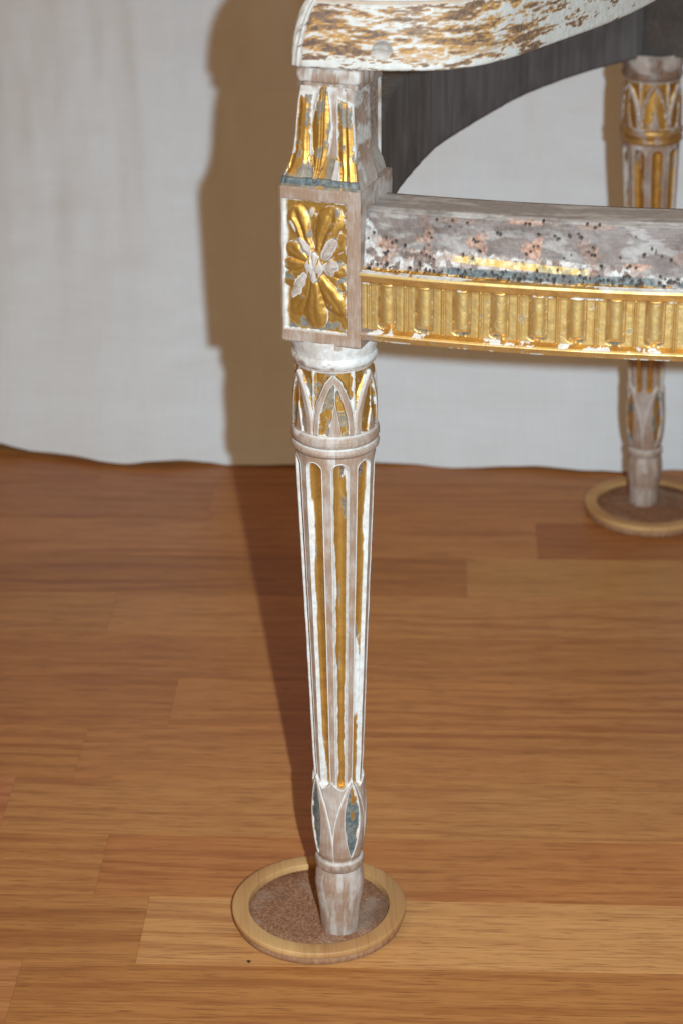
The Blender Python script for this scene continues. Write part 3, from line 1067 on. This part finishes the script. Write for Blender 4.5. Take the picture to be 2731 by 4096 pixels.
# holes
rg = np.random.default_rng(8)
hole = 0 * one
fill = 0 * one
for kq in range(230):
    r1 = rg.random()
    hsx = rg.uniform(.002, .185)
    if r1 < .62:
        hy = rg.normal(.4090, .0012)
    elif hsx < .018:
        hy = rg.uniform(.409, .430)
    else:
        hy = rg.uniform(.414, .431)
        if rg.random() < .45:
            continue
    rad = rg.uniform(.00035, .00085)
    d_ = np.hypot(s - hsx, (hf - hy) * 1.0)
    hole = np.maximum(hole, ss(rad * 1.2, rad * .7, d_ + .0016 * (nF - .5) + .0008 * (nS - .5)))
for hsx, hy, rx, ry in ((.0330, .4245, .0038, .0075), (.0590, .4235, .0045, .0042), (.0865, .4225, .0042, .0050), (.1130, .4220, .0048, .0050), (.1370, .4160, .0060, .0016), (.1560, .4215, .004, .004), (.0460, .4330, .008, .0016), (.0860, .4345, .010, .0014), (.1180, .4340, .009, .0018), (.0130, .4190, .004, .006)):
    d_ = np.hypot((s - hsx) / rx, (hf - hy) / ry)
    fill = np.maximum(fill, ss(1.25, .65, d_ + 2.2 * (nS - .5) + 1.2 * (nF - .5)))
    for q_ in range(3):
        a_, b_ = hsx + rg.normal(0, rx * .45), hy + rg.normal(0, ry * .45)
        hole = np.maximum(hole, ss(.0008, .0005, np.hypot(s - a_, hf - b_) + .0004 * (nF - .5)))
hole = hole * ts
fill = fill * ts
ragged = ts * (.0015 * (fbm(s * 420, hf * 420, 133) - .5) * (.4 + gs) + .0003 * (nF - .5))
off = off + ragged - .0022 * hole + .0003 * fill + .0003 * gs
haze_ = ts * (1 - gs) * .28 * ss(.53, .64, fbm(s * 75 + 3, hf * 210, 137, 5))
white = np.maximum(white, haze_)
stain = ts * (1 - gs) * ss(.54, .66, fbm(s * 80, hf * 130, 134)) * .35
brown = np.clip(np.maximum(np.maximum(brown, stain), hole), 0, 1)
white = np.where(ts, white * (1 - hole) * (1 - .55 * fill), white)
slate = np.where(ts, np.clip(slt * (1 - hole) * (1 - fill), 0, 1), slate)
gold = np.where(ts, np.clip((gline + .0 * och) * (1 - hole) * (1 - slt), 0, 1), gold)
white = np.where(ts, white * (1 - gold) * (1 - slate), white)
# top: pale scars
tp = (seg >= 19) & (seg <= 20)
white = np.where(tp, .35 + .35 * ss(.50, .68, fbm(s * 60, po * 300, 135)) + .8 * ss(.012, .004, s) * 0, white)
VR = rail_pt(s, po + off, hf)
ochre = och * (1 - hole)
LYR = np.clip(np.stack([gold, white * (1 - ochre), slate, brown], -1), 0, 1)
kcap = (kr + 0 * hf).astype(int)
lab = np.zeros(hf.shape, int)
lab = np.where((seg >= 10) & (seg <= 13) & (0 * s == 0), 1, lab)          # moulding
lab = np.where((seg >= 1) & (seg <= 4) & (0 * s == 0), 2, lab)            # lip
lab = np.where(fr & ~inreed, 3, lab)
lab = np.where(inreed, 100 + kcap, lab)
lab = np.where(ts & (seg <= 16) & (seg >= 15), 4, lab)
names = {0: 'front_rail', 1: 'moulding', 2: 'lip', 3: 'frieze', 4: 'tacking_edge'}
for q_ in range(0, int(kcap.max()) + 1): names[100 + q_] = 'reed'
fm = lab[:-1, :-1]
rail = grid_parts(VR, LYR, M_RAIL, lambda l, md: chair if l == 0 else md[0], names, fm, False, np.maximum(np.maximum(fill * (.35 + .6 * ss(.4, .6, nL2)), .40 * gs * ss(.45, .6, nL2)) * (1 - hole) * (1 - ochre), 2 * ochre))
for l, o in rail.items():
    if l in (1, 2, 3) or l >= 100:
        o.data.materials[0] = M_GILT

# --- side rail, bowed out, bare dark wood on the inside
path, _ = bez([(.017, 1.118), (.0205, 1.18), (.0255, 1.25), (.0328, 1.3161), (.0433, 1.3621), (.0619, 1.4254), (.0936, 1.4937), (.1272, 1.5564), (.1618, 1.604), (.1967, 1.6422), (.222, 1.664)], 160)
tan = np.gradient(path, axis=0)
tan /= np.linalg.norm(tan, axis=1)[:, None]
nrm = np.stack([-tan[:, 1], tan[:, 0]], 1)      # points outward (left)
sec = []
for o_, h_ in [(0, .3695), (0, .372), (0, .385), (0, .40), (0, .418), (0, .432), (.0008, .4345), (.003, .4355), (.028, .4355), (.030, .434), (.031, .42), (.031, .385), (.030, .371), (.028, .3695)]:
    sec.append((o_, h_))
sec = np.array(sec)
wobb = .0012 * (fbm(np.arange(160)[:, None] * .35, sec[None, :, 1] * 90, 140) - .5)
PX = path[:, None, :] + nrm[:, None, :] * (sec[None, :, :1] + wobb[..., None])
V = np.concatenate([PX - np.array([OX, OZ]), (sec[None, :, 1:] + 0 * PX[..., :1])], -1)
mesh_obj('side_rail', V, grid_faces(160, len(sec), True).reshape(-1, 4), M_DARK, chair)

# --- back leg block and stile
def loft_box(name, c, yaw, half, h0, h1, mat, parent, ly, rad=.004, n=14):
    cu, su = math.cos(yaw), math.sin(yaw)
    per = []
    for sx, sy, a0 in ((1, -1, -90), (1, 1, 0), (-1, 1, 90), (-1, -1, 180)):
        for q in np.radians(a0 + np.linspace(0, 90, 6)):
            per.append((sx * (half[0] - rad) + rad * math.cos(q), sy * (half[1] - rad) + rad * math.sin(q)))
    per = np.array(per)
    hs_ = np.linspace(h0, h1, n)
    V = np.stack([np.stack([c[0] + per[:, 0] * cu - per[:, 1] * su - OX, c[1] + per[:, 0] * su + per[:, 1] * cu - OZ, np.full(len(per), q)], -1) for q in hs_])
    a = np.linspace(0, 1, n)[:, None] + np.zeros((1, len(per)))
    b = np.linspace(0, 1, len(per))[None, :] + np.zeros((n, 1))
    o = mesh_obj(name, V, grid_faces(n, len(per), True).reshape(-1, 4), mat, parent, ly(a, b))
    for nm, row in (('underside', V[0]), ('top_face', V[-1])):
        cc = row.mean(0)
        k_ = len(row)
        mesh_obj(nm, np.vstack([row, cc]), [(i, (i + 1) % k_, k_) for i in range(k_)], mat, o, np.zeros((k_ + 1, 4)))
    return o


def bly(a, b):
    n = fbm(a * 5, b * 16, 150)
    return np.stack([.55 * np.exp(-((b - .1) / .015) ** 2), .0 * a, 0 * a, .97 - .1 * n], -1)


loft_box('back_block', (.2385, 1.688), R(-20), (.0255, .0235), .3705, .445, relic('shaded_gilt_paint', dark=((.022, .016, .013), (.05, .038, .03))), chair, bly)  # arm's shadow painted in as near-black brown, on the stile too
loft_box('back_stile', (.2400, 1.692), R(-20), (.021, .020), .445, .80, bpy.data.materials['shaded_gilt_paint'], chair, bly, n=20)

# --- arm: rises from the post and bows back along the side
ap, al = bez([(-.0235, 1.0836), (-.0065, 1.0787), (.0106, 1.0743), (.0255, 1.0725), (.0532, 1.0742), (.078, 1.0908), (.105, 1.1245), (.149, 1.1850), (.1815, 1.2366), (.213, 1.300), (.235, 1.38), (.247, 1.50), (.246, 1.66)], 900)
Ltot = al[-1]
tan = np.gradient(ap, axis=0)
tan /= np.linalg.norm(tan, axis=1)[:, None]
nrm = np.stack([-tan[:, 1], tan[:, 0]], 1)
sarm = al[:, None]
nA = 150
tq = np.linspace(0, 1, nA)[None, :]
HA = .0375 + .010 * ss(.10, .25, sarm)
TH = .031
# section outline: up the visible face, over the top, down the outside, back along the bottom
sec = np.array([(.0012, 0), (.0003, .006), (-.0004, .03), (0.0, .25), (.0008, .55), (.0022, .80), (.0048, .95), (.008, 1.0), (.016, 1.04), (.024, 1.0), (.029, .9), (.031, .7), (.031, .1), (.029, .0), (.015, 0), (.0012, 0)])
Ls = np.r_[0, np.cumsum(np.hypot(np.diff(sec[:, 0]), np.diff(sec[:, 1] * .038)))]
sq = np.concatenate([np.linspace(0, Ls[8], 110), np.linspace(Ls[8], Ls[-1], 41)[1:]])
nA = len(sq)
oA = np.interp(sq, Ls, sec[:, 0])[None, :]
vA = np.interp(sq, Ls, sec[:, 1])[None, :]
start = np.clip(sarm / .0165, 0, 1)
endf = np.sqrt(np.clip(1 - (1 - start) ** 2.2, 0, 1))
ZA0 = .5046 + .035 * ss(.20, .62, sarm)
hA = HA * (.05 + .95 * endf)
vis = (oA < .012) & (vA > .004)
nA1 = fbm(sarm * 60 + vA * 1.6, vA * 14, 160, 6, .70)
nA2 = fbm(sarm * 380, vA * 40, 161)
nA3 = fbm(sarm * 30, vA * 3, 162)
up_ = vA * hA
fromtop = np.minimum((1 - vA) * HA, (sarm - .0165 * (1 - np.sqrt(np.clip(1 - np.clip(vA, 0, 1) ** 2, 0, 1)))) * 1.0)
groove = np.exp(-((fromtop - .0058) / .0006) ** 2) + .8 * np.exp(-((fromtop - .0030) / .0007) ** 2)
groove = groove * vis * ss(.16, .08, sarm)
reliefA = -.0010 * groove + .0005 * np.exp(-((fromtop - .0044) / .0008) ** 2) * vis
band = ss(.10, .26, vA) * ss(.90, .66, vA)
low = np.exp(-((vA - .10 - .25 * (sarm - .06)) / .035) ** 2) * ss(.05, .065, sarm)
wear = ss(.505, .565, nA1 + .34 * (nA2 - .5) + .12 * band - .045 - .10 * ss(.10, .20, sarm) - .30 * ss(.0075, .005, fromtop) + .09 * low) * vis
pink = ss(.62, .48, np.abs(vA - (.20 + 1.4 * np.maximum(sarm - .058, 0))) / .16) * ss(.048, .062, sarm) * ss(.118, .10, sarm) * vis
whiteA = np.where(vis, 1 - wear, .45)
whiteA = whiteA * (1 - .75 * pink * ss(.3, .5, nA2)) * (1 - .65 * groove)
topm = (vA >= .97) & (oA > .004)
whiteA = np.where(topm, .55 * ss(.4, .6, nA1), whiteA)
brownA = wear * ss(.52, .62, nA1 + .25 * (nA2 - .5))
orange = wear * (1 - brownA)
fine_a = .0003 * (nA2 - .5)
rough_top = .0018 * (fbm(sarm * 160, vA * 20 + oA * 160, 163) - .5) * topm
dentd = np.hypot(sarm - .0455, (up_ - .0098)) + .0016 * (fbm(sarm * 300, vA * 12, 164) - .5)
plug = ss(.0052, .0046, dentd) * vis * (vA < .7)
PA = ap[:, None, :] + nrm[:, None, :] * (oA - reliefA - fine_a + .0004 * wear + .0011 * plug * ss(.0052, .0030, dentd + .0030 * (nA2 - .5)))[..., None]
# round the front end in plan as well
rin = (.006 * (1 - endf) ** 1.5) * (1 - 2 * oA / TH)
PA = PA + nrm[:, None, :] * rin[..., None]
V = np.concatenate([PA - np.array([OX, OZ]), (ZA0 + hA * vA + rough_top)[..., None]], -1)
whiteA = lerp(whiteA, .35 + .5 * ss(.0, .004, .0098 - up_), plug)
LYA = np.clip(np.stack([0 * whiteA, whiteA, np.maximum(.25 * topm, .3 * plug * ss(.006, .0105, up_)), brownA * (1 - plug)], -1), 0, 1)
lab = np.where(plug > .5, 1, np.where(vis & (fromtop < .0058) & (sarm < .2), 2, 0))[:-1, :-1]


def mat_arm():
    """white gesso rubbed back to ochre size and brown wood"""
    return relic('rubbed_gesso', (.12, 1, 1), ((.52, .25, .06), (.40, .20, .08)), (.40, .62), dark=((.125, .072, .048), (.26, .145, .08)), gesso=((.61, .555, .49), (.53, .465, .39)))


M_ARMF = mat_arm()
arm = grid_parts(V, LYA, M_ARMF, lambda l, md: chair if l == 0 else md[0], {0: 'arm', 1: 'dowel', 2: 'bead'}, lab)
arm[2].data.materials[0] = M_RELIC
arm[1].data.materials[0] = M_RELIC
for end in (V[0], V[-1]):
    c = end.mean(0)
    k_ = len(end)
    mesh_obj('arm_end', np.vstack([end, c]), [(i, (i + 1) % k_, k_) for i in range(k_)], M_ARM, arm[0], np.tile([0, .6, 0, 0], (k_ + 1, 1)))
